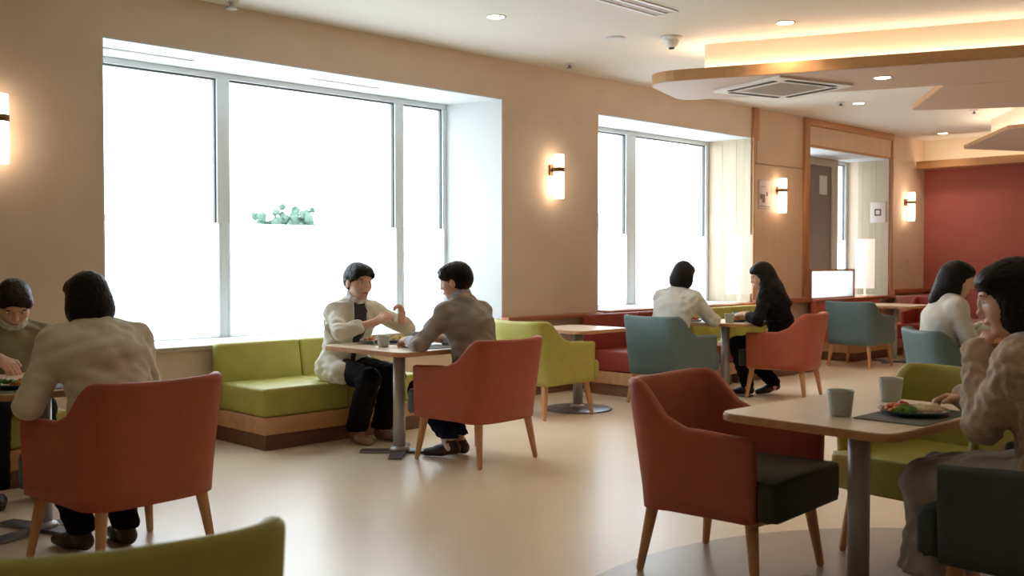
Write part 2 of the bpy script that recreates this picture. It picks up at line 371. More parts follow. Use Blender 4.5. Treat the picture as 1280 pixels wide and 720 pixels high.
canopy([(6.80, 5.28), (7.80, 5.60), (8.40, 4.26), (8.67, 3.58), (9.9, .3), (9.0, .0)], 2.75, 2.838,
       'big angular timber-edged ceiling canopy with glowing cove above the middle tables', [.32, .18, .5, .05, .1, .1], .40)
canopy([(8.70, 3.56), (9.93, 4.38), (10.48, 3.50), (11.4, .5), (9.94, .3)], 2.752, 2.80, 'thin ceiling canopy with a slanted tip adjoining the big canopy', [.02, .1, .3, .2, .1], .2)
canopy([(13.9, 5.42), (14.9, 4.9), (14.9, 1.2), (12.6, 1.0), (12.15, 3.0), (12.15, 4.24)], 2.76, 2.80,
       'far ceiling canopy with glowing cove near the terracotta wall', [.1, .2, .3, .3, .3, .1], .3)
# ceiling cassette air conditioner, set in the canopy
AC = t = thing('air_conditioner', 'white square ceiling air conditioner in the underside of the big canopy', 'air conditioner', (7.80, 4.56, 2.758), math.radians(-16))
prism('panel', rpoly([(-.45, -.45), (.45, -.45), (.45, .45), (-.45, .45)], .04), -.03, 0, WHITEP, t, .012)
boxes('grille', [((-.26, -.26 + k * .026, -.034), (.26, -.26 + k * .026 + .012, -.0305)) for k in range(20)] + [((-.27, -.27, -.0312), (.27, .27, -.0301))], GRILLE, t)
for (a, b_) in (((-.30, -.385), (.30, -.335)), ((-.30, .335), (.30, .385)), ((-.385, -.30), (-.335, .30)), ((.335, -.30), (.385, .30))):
    f = box('louver', (a[0], a[1], -.034), (b_[0], b_[1], -.0302), DARKSLOT, t)
AC.scale = (.93, .93, 1)
# downlights
def downlight(x, y, z, label, e=12):
    t = thing('downlight', label, 'downlight', (x, y, z), 0, 'recessed ceiling downlights')
    lathe('trim_ring', [(.062, 0), (.078, -.001), (.076, -.008), (.062, -.004)], WHITEP, t)
    lathe('lens', [(0, -.003), (.061, -.003), (.061, -.0005), (0, -.0005)], DOWN, t)
    li = bpy.data.lights.new('downlight_lamp', 'SPOT'); li.energy = e; li.color = (1, .76, .52); li.spot_size = 2.2; li.spot_blend = .8; li.shadow_soft_size = .06
    lo = bpy.data.objects.new('downlight_lamp', li); COL.objects.link(lo); lo.parent = t; lo.location = (0, 0, -.03)
DL = [(5.40, 5.57, ZC, 'round downlight on the ceiling nearest the big window'), (7.11, 4.13, ZC, 'round downlight on the ceiling in front of the big canopy'),
      (11.36, 5.63, ZC, 'round downlight on the ceiling between the two canopies'), (7.95, 3.74, 2.745, 'round downlight in the underside of the big canopy'),
      (2.6, 4.4, ZC, 'round downlight'), (2.6, 1.2, ZC, ''), (5.0, 1.2, ZC, ''), (.2, 4.4, ZC, ''), (.2, 1.2, ZC, ''), (5.2, 3.6, ZC, ''), (14.9, 6.1, ZC, ''), (9.6, 1.4, 2.745, ''), (-2, 3, ZC, ''), (3, -2.5, ZC, ''), (8, -2.5, ZC, ''), (12, -2.5, ZC, '')]
for i, (x, y, z, l) in enumerate(DL): downlight(x, y, z, l if i < 4 else 'round ceiling downlight outside the view', 12 if i < 4 or x > 9 else 2.5)
# dome camera, sprinklers, sensor, slot vent
t = thing('dome_camera', 'white dome security camera on the ceiling left of the canopy', 'security camera', (6.90, 5.05, ZC))
lathe('mount', [(0, 0), (.085, 0), (.085, -.012), (.07, -.03), (0, -.03)], WHITEP, t); lathe('dome', [(.062, -.03), (.055, -.065), (.035, -.088), (0, -.095)], WHITEP, t)
lathe('lens', [(.0, -.105), (.022, -.10), (.026, -.088), (.0, -.085)], DARKSLOT, t)
t = thing('sprinkler', 'small white sprinkler head at the ceiling edge above the big window', 'sprinkler', (3.75, 6.55, ZC))
lathe('plate', [(0, 0), (.05, 0), (.045, -.012), (0, -.014)], WHITEP, t); lathe('head', [(.012, -.014), (.012, -.04), (.045, -.05), (.035, -.062), (0, -.066)], STEEL, t)
for x, y, l in ((7.18, 6.42, 'small flat ceiling sensor between the two windows'), (11.15, 5.75, 'small sprinkler head beside the far downlight'), (12.9, 4.9, 'tiny ceiling sprinkler near the far canopy')):
    t = thing('sprinkler', l, 'sprinkler', (x, y, ZC)); lathe('plate', [(0, 0), (.055, 0), (.05, -.01), (0, -.012)], WHITEP, t); lathe('head', [(.012, -.012), (.012, -.03), (.03, -.036), (0, -.045)], DSTEEL, t)
t = thing('ceiling_marker', 'flat white ceiling plate beside the dome camera', 'ceiling plate', (6.6, 5.4, ZC)); lathe('plate', [(0, 0), (.08, 0), (.078, -.006), (0, -.007)], CERW, t)
t = thing('slot_diffuser', 'white linear slot air diffuser at the top edge of the ceiling', 'vent', (5.62, 4.6, ZC), 0)
boxes('frame', [((-.6, -.11, -.008), (.6, -.085, 0)), ((-.6, .085, -.008), (.6, .11, 0)), ((-.6, -.01, -.008), (.6, .01, 0)), ((.585, -.085, -.008), (.6, .085, 0)), ((-.6, -.085, -.008), (-.585, .085, 0))], WHITEP, t)
boxes('slot', [((-.585, -.085, -.003), (.585, -.01, 0)), ((-.585, .01, -.003), (.585, .085, 0))], GRILLE, t)

# wall sconces
def sconce(x, label):
    t = thing('wall_sconce', label, 'wall lamp', (x, YW, 2.06), 0, 'wall sconces')
    box('back_plate', (-.035, -.022, .03), (.035, -.0005, .13), BRONZE, t, .003); box('arm', (-.02, -.06, .065), (.02, -.02, .095), BRONZE, t, .003)
    lathe('collar', [(0, .06), (.054, .06), (.054, .10), (0, .10)], BRONZE, t, c=(0, -.1, 0))
    lathe('lamp_glass', [(0, -.195), (.047, -.195), (.05, -.19), (.05, .0595), (0, .0595)], SCON, t, c=(0, -.1, 0))
    lathe('lamp_glass', [(0, .1005), (.05, .1005), (.05, .22), (.047, .225), (0, .225)], SCON, t, c=(0, -.1, 0))
sconce(2.21, 'cylinder wall sconce at the far left edge, left of the big window')
sconce(7.23, 'cylinder wall sconce between the two windows'); sconce(11.33, 'cylinder wall sconce on the veneered panel'); sconce(15.02, 'cylinder wall sconce beside the terracotta wall')
# notices
t = thing('wall_sign', 'pale rectangular notice with brown marks left of the panel sconce', 'sign', (10.99, YW - .021, 2.08))
box('board', (-.09, -.012, -.17), (.17, 0, .17), SIGNW, t, .003)
boxes('printed_mark', [((-.07, -.014, -.06), (.04, -.0125, .0)), ((-.03, -.014, -.10), (.04, -.0125, -.06)), ((.07, -.014, -.02), (.10, -.0125, .03)), ((-.08, -.014, -.15), (.15, -.0125, -.142)), ((-.06, -.014, .09), (.05, -.0125, .095))], SIGNB, t)
t = thing('wall_sign', 'white square notice with a small dark square emblem in the third recess', 'sign', (W3[1] - .021, 6.86, 1.98))
box('board', (-.012, -.12, -.15), (0, .12, .15), SIGNW, t, .003)
boxes('emblem', [((-.014, -.05, -.05), (-.0125, .05, -.03)), ((-.014, -.05, .03), (-.0125, .05, .05)), ((-.014, -.05, -.03), (-.0125, -.03, .03)), ((-.014, .03, -.03), (-.0125, .05, .03))], SIGNK, t)
t = thing('light_switch', 'small wall switch on the pale wall beside the terracotta wall', 'switch', (15.1, YW, 1.28))
box('plate', (-.04, -.01, -.06), (.04, -.0005, .06), WALL, t, .002); box('rocker', (-.02, -.014, -.03), (.02, -.0105, .03), GRILLE, t)
# low frosted screen on the ledge of the third recess
t = thing('frosted_screen', 'low white frosted glass screen with timber frame on the far ledge', 'screen', (W3[0] + .01, 6.62, .774))
boxes('frame', [((0, 0, .36), (1.2, .04, .385)), ((1.175, 0, 0), (1.2, .04, .36)), ((0, 0, 0), (.02, .04, .36)), ((0, 0, 0), (1.2, .04, .015))], OAKX, t); box('glass', (.02, .015, .015), (1.175, .025, .36), FILM, t)
def table_lamp(loc, label, r=.15):
    t = thing('table_lamp', label, 'lamp', loc, 0, 'glowing ledge lamps')
    lathe('base', [(0, 0), (.07, 0), (.07, .015), (.012, .02), (.012, .13), (0, .13)], STEEL, t)
    lathe('lamp_shade', [(r, .115), (r, .80), (r - .004, .80), (r - .004, .115)], SHADE, t, 32)
    lathe('bulb', [(0, .13), (.03, .17), (.04, .22), (.0, .28)], DOWN, t)
table_lamp((10.36, 6.60, .772), 'glowing white drum lamp on the ledge behind the green bench'); table_lamp((13.62, 6.64, .772), 'glowing white drum lamp on the far ledge beside the frosted screen', .13)

# ------------------------------------------------------------------ furniture
def shell_mesh():
    path = []
    N = 14; a, bb, yc = .288, .165, -.11
    for k in range(5): path.append((-a, .235 - k * (.235 - yc) / 5, 0))
    for k in range(2 * N + 1):
        t = PI * k / (2 * N); c, s = math.cos(t), math.sin(t)
        path.append((-a * (1 if c > 0 else -1) * abs(c) ** .55, yc - bb * s ** .55, 1))
    for k in range(5): path.append((a, yc + (k + 1) * (.235 - yc) / 5, 0))
    P = [Vector(p[:2]) for p in path]; n = len(P); bm = bmesh.new(); rings = []
    ss = lambda e0, e1, x: (lambda q: q * q * (3 - 2 * q))(max(0, min(1, (x - e0) / (e1 - e0))))
    def ring(p, nrm, th, top, bot, rw):
        prof = [(th, bot)]; r = th * .95
        for k in range(1, 7): prof.append((th, bot + (top - r - bot) * k / 6))
        for q in (30, 60, 90, 120, 150): prof.append((th * math.cos(math.radians(q)), top - r + r * math.sin(math.radians(q))))
        for k in range(6, -1, -1): prof.append((-th, bot + (top - r - bot) * k / 6))
        out = []
        for o_, z in prof:
            q = p + nrm * o_; h = max(0, z - .30)
            out.append(bm.verts.new((q.x + (.02 * (1 if p.x > 0 else -1) * h / .4) * (1 - rw), q.y - rw * .17 * h - 0.0, z)))
        return out
    T = []
    for i in range(n):
        a_ = P[max(0, i - 1)]; c_ = P[min(n - 1, i + 1)]; tg = (c_ - a_).normalized(); nn = Vector((-tg.y, tg.x))
        if nn.dot(P[i] - Vector((0, .1))) < 0: nn = -nn
        T.append((tg, nn))
    for i in range(n):
        y = P[i].y; rw = ss(-.02, -.22, y); up = ss(-.07, -.2, y)
        top = .612 + .012 * ss(.23, 0, y) + (.795 - .624) * up - .008 * max(0, 1 - abs(P[i].x) / .28) * up
        rings.append(ring(P[i], T[i][1], .026, top, .283 - .012 * ss(-.1, -.27, y), rw))
    def cap(i, d):
        out = []
        for sc_, o_ in ((.92, .010), (.62, .020), (.2, .024)):
            p = P[i] + d * o_; out.append(ring(p, T[i][1], .026 * sc_, .612 - (1 - sc_) * .02, .283 + (1 - sc_) * .012, 0))
        return out
    R = cap(0, Vector((0, 1)))[::-1] + rings + cap(n - 1, Vector((0, 1)))
    for A, B in zip(R, R[1:]):
        m = len(A)
        for k in range(m): bm.faces.new((A[k], A[(k + 1) % m], B[(k + 1) % m], B[k]))
    bm.faces.new(R[0]); bm.faces.new(R[-1][::-1])
    bmesh.ops.recalc_face_normals(bm, faces=bm.faces)
    me = bpy.data.meshes.new('shell'); bm.to_mesh(me); bm.free(); return me
SHELL = shell_mesh()
def seat_mesh():
    bm = bmesh.new()
    pts = rpoly([(-.262, -.235), (.262, -.235), (.262, .268), (.30, .268), (.30, .335), (-.30, .335), (-.30, .268), (-.262, .268)], [.05, .05, 0, 0, .03, .03, 0, 0], 4)
    add_prism(bm, pts, .295, .445, .022, 4)
    for v in bm.verts:
        if v.co.z > .43: v.co.z += .012 * max(0, 1 - (v.co.x / .3) ** 2)
    bmesh.ops.recalc_face_normals(bm, faces=bm.faces)
    me = bpy.data.meshes.new('seat'); bm.to_mesh(me); bm.free(); return me
SEAT = seat_mesh()
def leg_mesh(x, y):
    bm = bmesh.new(); a = Vector((x * .86, y * .84, .296)); b_ = Vector((x, y, .006)); add_rod(bm, b_, a, .0155, .027, 16)
    c = Vector((x, y, 0)); add_rod(bm, c, b_ + Vector((0, 0, .002)), .011, .011, 10)
    me = bpy.data.meshes.new('leg'); bmesh.ops.recalc_face_normals(bm, faces=bm.faces); bm.to_mesh(me); bm.free()
    return me
LEGS = [leg_mesh(x, y) for x, y in ((-.285, .255), (.285, .255), (-.265, -.28), (.265, -.28))]
def chair(x, y, yaw, shellm, seatm, label, group=None, wear=0):
    t = thing('armchair', label, 'armchair', (x, y, 0), math.radians(yaw), group)
    m = SHELL.copy(); link('shell', m, shellm, t, True)
    s = SEAT.copy(); so = link('seat_cushion', s, seatm, t, True)
    for L_ in LEGS: smooth_angle(link('leg', L_.copy(), LEG, t), 50)
    prism('seat_frame', rpoly([(-.262, -.25), (.262, -.25), (.28, .26), (-.28, .26)], .04), .272, .294, LEG, t)
    return t
chair(4.50, 4.83, 4, REDL, TEALL, 'terracotta armchair with teal seat under the man in the taupe shirt')
chair(1.93, 4.32, 6, REDL, TEALL, 'terracotta armchair at the left table under the person with a black bob')
chair(3.62, 2.33, 184, REDL, CHARC, 'empty terracotta armchair with charcoal seat at the nearest table')
chair(6.20, 5.80, -92, GREENL, GREENL, 'empty olive green armchair behind the taupe-shirted man')
chair(7.50, 5.48, -90, TEALL, TEALL, 'teal armchair under the woman with a bob and grey-white shirt')
chair(8.58, 4.98, 13, REDL, CHARC, 'terracotta armchair under the long-haired woman in black')
chair(11.7, 5.76, -90, TEALL, TEALL, 'empty teal armchair at the far table by the red bench')
chair(13.35, 5.58, 98, DREDL, DREDL, 'empty deep red armchair at the far table in front of the rose bench')
chair(7.39, 2.86, -136, TEALL, TEALL, 'teal armchair under the long-haired woman in the white jacket')
chair(4.42, 1.83, 84, GREENL, GREENL, 'empty olive green armchair behind the nearest table')
chair(3.66, 1.12, 0, DTEALL, DTEALL, 'dark teal armchair under the woman in the fluffy beige sweater')
chair(.86, 2.04, -17, GREENL, GREENL, 'olive green armchair whose back fills the bottom left corner')

def table(x, y, sx, sy, h, yaw, label, base='cross', byaw=0):
    t = thing('cafe_table', label, 'table', (x, y, 0), math.radians(yaw))
    P = rpoly([(-sx / 2, -sy / 2), (sx / 2, -sy / 2), (sx / 2, sy / 2), (-sx / 2, sy / 2)], .09, 8)
    smooth_angle(prism('edge_band', P, h - .030, h - .0035, EDGEM, t, .006), 30)
    P2 = rpoly([(-sx / 2 + .004, -sy / 2 + .004), (sx / 2 - .004, -sy / 2 + .004), (sx / 2 - .004, sy / 2 - .004), (-sx / 2 + .004, sy / 2 - .004)], .088, 8)
    prism('tabletop', P2, h - .0035, h, TOPM, t)
    lathe('pole', [(0, .022), (.041, .022), (.041, h - .04), (0, h - .04)], STEEL, t, 28)
    lathe('top_bracket', [(0, h - .045), (.10, h - .045), (.10, h - .0305), (0, h - .0305)], DSTEEL, t)
    if base == 'cross':
        bm = bmesh.new(); L = .26; w = .045
        pts = []
        for k in range(4):
            q = Matrix.Rotation(k * PI / 2 + math.radians(byaw), 2)
            pts += [q @ Vector((L, -w)), q @ Vector((L, w)), q @ Vector((w, w))]
        add_prism(bm, pts, .002, .018, .003, 1); o_ = from_bm('base', bm, DSTEEL, t)
        lathe('collar', [(.041, .0185), (.07, .0185), (.06, .035), (.041, .045)], STEEL, t)
    else:
        lathe('base', [(0, .0), (.29, .0), (.295, .006), (.28, .012), (.08, .022), (0, .022)], DSTEEL, t, 48)
        lathe('collar', [(.041, .0225), (.07, .0225), (.06, .035), (.041, .045)], STEEL, t)
    return t
table(4.27, 5.33, .66, .86, .71, 0, 'square cafe table between the two seated men', byaw=45)
table(1.84, 4.98, .66, .84, .71, 0, 'cafe table at the left edge between two diners', byaw=20)
table(3.66, 1.80, .86, .70, .71, -3, 'nearest cafe table with two cups and a plate')
table(6.60, 5.80, .62, .64, .70, 0, 'empty cafe table in front of the olive green armchair', 'disc')
table(8.28, 5.42, .66, .66, .70, 10, 'cafe table between the two women eating in the middle distance')
table(12.45, 5.68, .74, .74, .72, 0, 'empty cafe table farthest back by the red bench')

def banquette(x0, n, w, ytop, zt, leather, label, yb=None, depth=.72, base_m=None):
    """bench against the window wall: modules of seat and back cushion on a timber plinth"""
    t = thing('banquette', label, 'bench', (x0, ytop, 0)); X = n * w; yf = -depth
    box('kick_board', (0.03, yf + .05, 0), (X, -.02, .11), base_m or KICK, t)
    box('plinth', (0, yf, .1105), (X + .01, -.012, .225), PLINTH, t, .004, smooth=False)
    for k in range(n):
        bm = bmesh.new(); add_box(bm, (k * w + .002, yf + .01, .2265), ((k + 1) * w - .002, -.15, .42), .022, 4)
        smooth_angle(from_bm('seat_cushion', bm, leather, t), 60)
        bm = bmesh.new(); add_box(bm, (k * w + .002, -.17, .2265), ((k + 1) * w - .002, -.02, zt), .022, 4)
        for v in bm.verts:
            f = max(0, (v.co.z - .3) / (zt - .3))
            if v.co.y < -.09: v.co.y += .075 * f
        smooth_angle(from_bm('back_cushion', bm, leather, t), 60)
    return t
banquette(.97, 2, .69, 6.68, .685, GREENL, 'olive green bench behind the bowing diner at the left edge', depth=.73)
banquette(3.63, 2, .69, 6.68, .685, GREENL, 'olive green bench under the big window', depth=.73)
banquette(7.46, 2, .80, 6.52, .755, DREDL, 'deep red bench under the left part of the second window')
banquette(9.15, 2, .80, 6.52, .755, GREENL, 'olive green bench under the second window beside the lamp')
banquette(12.05, 2, .92, 6.64, .765, REDL, 'terracotta red bench in front of the frosted screen', depth=.64)
b5 = banquette(14.35, 1, 1.25, 6.58, .76, PINKL, 'short rose bench in the corner beside the terracotta wall')
b6 = banquette(0, 3, 1.2, 0, .76, PINKL, 'long rose bench along the terracotta wall'); b6.location = (15.65, 5.8, 0); b6.rotation_euler = (0, 0, -PI / 2)

# ------------------------------------------------------------------ tableware
def cup(x, y, z, m, label, r=.048, h=.095, handle=None):
    t = thing('cup', label, 'cup', (x, y, z))
    lathe('body', [(0, .0005), (r * .72, .0005), (r * .80, .006), (r, h - .003), (r - .001, h), (r - .005, h - .002), (r * .76, .012), (0, .010)], m, t, 32)
    lathe('coffee', [(0, h * .78), (r * .93 - .004, h * .78)], COFFEE, t, 24)
    if handle is not None:
        bm = bmesh.new(); pr = None; c, s = math.cos(handle), math.sin(handle)
        for k in range(9):
            a = -PI / 2 + PI * k / 8; rad = r * .86 + .028 * math.cos(a); p = (c * rad, s * rad, h * .52 + .026 * math.sin(a))
            if pr: add_rod(bm, pr, p, .005, .005, 8)
            pr = p
        from_bm('handle', bm, m, t, True)
    return t
def plate(x, y, z, rx, label, foods, rim=PLATEG, inner=CERW, seed=0, n=14):
    t = thing('plate', label, 'plate', (x, y, z)); rnd = random.Random(seed)
    lathe('dish', [(0, .0005), (rx * .55, .0005), (rx * .9, .012), (rx, .020), (rx * .99, .022), (rx * .88, .016)], rim, t, 40)
    lathe('well', [(rx * .88, .0162), (rx * .6, .0095), (0, .008)], inner, t, 40)
    for gi, (fm, cx, cy, rr, name) in enumerate(foods):
        bm = bmesh.new()
        for k in range(n):
            a = rnd.random() * 6.28; q = rnd.random() ** .5 * rr; s = rnd.uniform(.010, .017)
            M = Matrix.Translation((cx + q * math.cos(a), cy + q * math.sin(a), .016 + (1 - q / rr) * .018 + rnd.random() * .006)) @ Matrix.Rotation(rnd.random() * 6, 4, 'Z') @ Matrix.Rotation(rnd.random(), 4, 'X') @ Matrix.Diagonal((1.4, .8, .7, 1))
            bmesh.ops.create_icosphere(bm, subdivisions=2, radius=s, matrix=M)
        f = from_bm(name, bm, fm, None, True, (x, y, z)); tag(f, dict(salad='mixed green and yellow salad on the ', vegetables='pile of orange vegetables on the ', tomatoes='chopped red tomatoes on the ', bread='creamy pale bread roll on the ')[name] + label, 'food'); f['kind'] = 'stuff'
    return t
def mat_(x, y, z, w, d_, yaw, label):
    o_ = prism('placemat', rpoly([(-w / 2, -d_ / 2), (w / 2, -d_ / 2), (w / 2, d_ / 2), (-w / 2, d_ / 2)], .015), 0.0005, .004, TRAYM)
    o_.location = (x, y, z); o_.rotation_euler = (0, 0, math.radians(yaw)); tag(o_, label, 'placemat'); return o_
cup(3.49, 1.79, .71, CERAM, 'sage grey cup near the corner of the nearest table'); cup(3.99, 1.83, .71, CERAM, 'sage grey cup at the far side of the nearest table, behind the plate')
mat_(3.68, 1.60, .71, .44, .26, 0, 'grey placemat under the plate on the nearest table')
plate(3.68, 1.60, .7145, .125, 'green-rimmed plate on the nearest table', [(F_OR, -.05, .045, .05, 'vegetables'), (F_GRN, -.065, .01, .035, 'salad'), (F_RED, .005, .045, .035, 'tomatoes'), (F_CRM, .045, -.03, .055, 'bread')], seed=3, n=20)
cup(4.14, 5.33, .71, CERAM, 'sage green mug on the table between the two men', .044, .078, handle=2.4); cup(4.52, 5.44, .71, CERG, 'grey mug at the far side of the two men\'s table', .042, .075)
mat_(4.36, 5.56, .71, .36, .26, 0, 'grey placemat under the plates of the man in the cardigan'); mat_(4.36, 5.10, .71, .32, .24, 0, 'grey placemat in front of the man in the taupe shirt')
plate(4.44, 5.55, .7145, .10, 'pale plate right of the mug on the two men\'s table', [(F_YEL, 0, 0, .05, 'salad'), (F_CRM, .03, .03, .04, 'bread')], CERW, seed=5)
plate(4.25, 5.62, .7145, .07, 'small pale plate left of the mug on the two men\'s table', [(F_OR, 0, 0, .035, 'vegetables')], CERW, seed=6, n=8)
mat_(1.70, 4.75, .71, .42, .30, 0, 'pale grey placemat on the left table'); plate(1.66, 4.76, .7145, .12, 'green-rimmed plate on the left table', [(F_GRN, -.05, .0, .05, 'salad'), (F_OR, .03, .0, .06, 'vegetables')], seed=8)
cup(8.10, 5.26, .70, CERAM, 'sage mug in the middle of the two women\'s table', .046, .085); cup(8.02, 5.42, .70, CERAM, 'sage mug by the shirt sleeve of the woman with a bob', .042, .08)
cup(8.48, 5.42, .70, CERGR, 'green mug near the hands of the woman in black', .045, .08)
plate(8.30, 5.30, .70, .11, 'dark plate on the two women\'s table', [(F_OR, 0, 0, .05, 'vegetables'), (F_YEL, .05, 0, .03, 'salad')], DSTEEL, seed=9)
plate(8.06, 5.62, .70, .09, 'small plate in front of the woman with a bob', [(F_RED, 0, 0, .04, 'tomatoes'), (F_OR, -.02, .03, .04, 'vegetables')], CERW, seed=10, n=10)
# ------------------------------------------------------------------ people: signed-distance figures meshed with surface nets
def V(*a): return np.array(a if len(a) > 1 else a[0], dtype=np.float64)
def unit(v): v = V(v); return v / np.linalg.norm(v)
def cap(a, b, ra, rb, k=.02, side=None, s=1., op='+'): return ('cap', V(a), V(b), ra, rb, k, None if side is None else unit(side), s, op)
def ell(c, r, k=.02, F=None, op='+'): return ('ell', V(c), V(r), None, None, k, F, None, op)
def pln(c, n, k=.005): return ('pln', V(c), unit(n), None, None, k, None, None, '-')      # cuts away the side n points to
def prim_bounds(p):
    t = p[0]
    if t == 'cap': r = max(p[3], p[4]) * max(1, p[7]); return np.minimum(p[1], p[2]) - r, np.maximum(p[1], p[2]) + r
    if t == 'ell':
        c, R, s = p[6] if p[6] is not None else (V(0, 0, 0), np.eye(3), 1.)
        cc = c + R @ (p[1] * s); e = np.abs(R) @ (p[2] * s); return cc - e, cc + e
    return None
def prim_eval(p, X, Y, Z):
    t = p[0]
    if t == 'cap':
        a, b, ra, rb, side, s = p[1], p[2], p[3], p[4], p[6], p[7]
        d = b - a; L2 = max(d @ d, 1e-9)
        px, py, pz = X - a[0], Y - a[1], Z - a[2]
        h = np.clip((px * d[0] + py * d[1] + pz * d[2]) / L2, 0, 1)
        qx, qy, qz = px - h * d[0], py - h * d[1], pz - h * d[2]
        if side is not None:
            w = qx * side[0] + qy * side[1] + qz * side[2]; g = w * (1 / s - 1)
            qx, qy, qz = qx + g * side[0], qy + g * side[1], qz + g * side[2]
        return np.sqrt(qx * qx + qy * qy + qz * qz) - (ra + (rb - ra) * h)
    if t == 'ell':
        c, R, s = p[6] if p[6] is not None else (V(0, 0, 0), np.eye(3), 1.)
        x, y, z = X - c[0], Y - c[1], Z - c[2]
        lx = (R[0, 0] * x + R[1, 0] * y + R[2, 0] * z) / s - p[1][0]; ly = (R[0, 1] * x + R[1, 1] * y + R[2, 1] * z) / s - p[1][1]; lz = (R[0, 2] * x + R[1, 2] * y + R[2, 2] * z) / s - p[1][2]
        r = p[2]; k0 = np.sqrt((lx / r[0]) ** 2 + (ly / r[1]) ** 2 + (lz / r[2]) ** 2); k1 = np.sqrt((lx / r[0] ** 2) ** 2 + (ly / r[1] ** 2) ** 2 + (lz / r[2] ** 2) ** 2) + 1e-9
        return k0 * (k0 - 1) / k1 * s
    return (X - p[1][0]) * p[2][0] + (Y - p[1][1]) * p[2][1] + (Z - p[1][2]) * p[2][2]
def sdf_mesh(name, prims, vox, folds=None):
    bs = [prim_bounds(p) for p in prims if p[8] == '+' and p[0] != 'pln']
    lo = np.min([b[0] for b in bs], 0) - vox * 4 - .012; hi = np.max([b[1] for b in bs], 0) + vox * 4 + .012
    n = np.ceil((hi - lo) / vox).astype(int) + 1
    F = np.full(n, 9., dtype=np.float32)
    ax = [(lo[i] + vox * np.arange(n[i])).astype(np.float32) for i in range(3)]
    for p in prims:
        b = prim_bounds(p); k = p[5]
        if b is None: sl = [slice(0, n[i]) for i in range(3)]
        else:
            m = k + 3 * vox
            sl = [slice(max(0, int((b[0][i] - m - lo[i]) / vox)), min(int(n[i]), int((b[1][i] + m - lo[i]) / vox) + 2)) for i in range(3)]
        X = ax[0][sl[0]][:, None, None]; Y = ax[1][sl[1]][None, :, None]; Z = ax[2][sl[2]][None, None, :]
        d = prim_eval(p, X, Y, Z).astype(np.float32); G = F[tuple(sl)]
        if p[8] == '+':
            h = np.clip(.5 + .5 * (G - d) / k, 0, 1); F[tuple(sl)] = G + (d - G) * h - k * h * (1 - h)
        else:
            if p[0] == 'pln': d = -d
            nd = -d if p[0] != 'pln' else -d
            h = np.clip(.5 - .5 * (G - nd) / k, 0, 1); F[tuple(sl)] = G + (nd - G) * h + k * h * (1 - h)
    if folds:
        I = np.nonzero(np.abs(F) < .03); x, y, z = ax[0][I[0]], ax[1][I[1]], ax[2][I[2]]
        A, f = folds
        wv = np.sin(x * f * 1.1 + 3 * np.sin(z * f * .5) + 1.3) * np.sin(z * f * 1.3 + 2.5 * np.sin(y * f * .45 + x * f * .3)) + .5 * np.sin((y + x * .6) * f * 2.1 + 2 * np.sin(z * f * .9))
        F[I] += (A * wv).astype(np.float32)
    S = F < 0
    c8 = [S[i:n[0] - 1 + i, j:n[1] - 1 + j, k:n[2] - 1 + k] for i in (0, 1) for j in (0, 1) for k in (0, 1)]
    anyv = c8[0].copy(); allv = c8[0].copy()
    for q in c8[1:]: anyv |= q; allv &= q
    act = np.nonzero(anyv & ~allv); M = len(act[0])
    idm = np.full((n[0] - 1, n[1] - 1, n[2] - 1), -1, dtype=np.int32); idm[act] = np.arange(M)
    offs = [(i, j, k) for i in (0, 1) for j in (0, 1) for k in (0, 1)]
    vals = {o: F[act[0] + o[0], act[1] + o[1], act[2] + o[2]] for o in offs}
    acc = np.zeros((M, 3)); cnt = np.zeros(M)
    for o in offs:
        for a in range(3):
            if o[a]: continue
            o2 = list(o); o2[a] = 1; o2 = tuple(o2); f0, f1 = vals[o], vals[o2]; mk = (f0 < 0) != (f1 < 0)
            t = np.where(mk, f0 / np.where(mk, f0 - f1, 1), 0)
            pt = np.tile(np.array(o, float), (M, 1)); pt[:, a] = t
            acc += pt * mk[:, None]; cnt += mk
    co = (np.stack(act, 1) + acc / cnt[:, None]) * vox + lo
    quads = []
    for a in range(3):
        sl0 = [slice(None)] * 3; sl1 = [slice(None)] * 3; sl0[a] = slice(0, -1); sl1[a] = slice(1, None)
        A_, B_ = S[tuple(sl0)], S[tuple(sl1)]; E = np.array(np.nonzero(A_ != B_)).T
        u, v = (a + 1) % 3, (a + 2) % 3
        E = E[(E[:, u] > 0) & (E[:, v] > 0) & (E[:, u] < n[u] - 1) & (E[:, v] < n[v] - 1)]
        q = []
        for du, dv in ((1, 1), (0, 1), (0, 0), (1, 0)):
            c = E.copy(); c[:, u] -= du; c[:, v] -= dv; q.append(idm[c[:, 0], c[:, 1], c[:, 2]])
        q = np.stack(q, 1); fl = ~A_[E[:, 0], E[:, 1], E[:, 2]]; q[fl] = q[fl][:, ::-1]; quads.append(q)
    Q = np.concatenate(quads); Q = Q[(Q >= 0).all(1)]
    me = bpy.data.meshes.new(name); me.vertices.add(M); me.vertices.foreach_set('co', co.astype(np.float32).ravel())
    me.loops.add(len(Q) * 4); me.loops.foreach_set('vertex_index', Q.ravel().astype(np.int32))
    me.polygons.add(len(Q)); me.polygons.foreach_set('loop_start', np.arange(0, len(Q) * 4, 4, dtype=np.int32))
    me.update(calc_edges=True); me.validate()
    me.polygons.foreach_set('use_smooth', [True] * len(me.polygons)); return me
def rot(yaw=0, pitch=0, roll=0):
    """head frame: x right, y forward, z up; yaw turns left, pitch nods down, roll tips to the right shoulder (degrees)"""
    return np.array(Matrix.Rotation(math.radians(yaw), 3, 'Z') @ Matrix.Rotation(-math.radians(pitch), 3, 'X') @ Matrix.Rotation(math.radians(roll), 3, 'Y'))
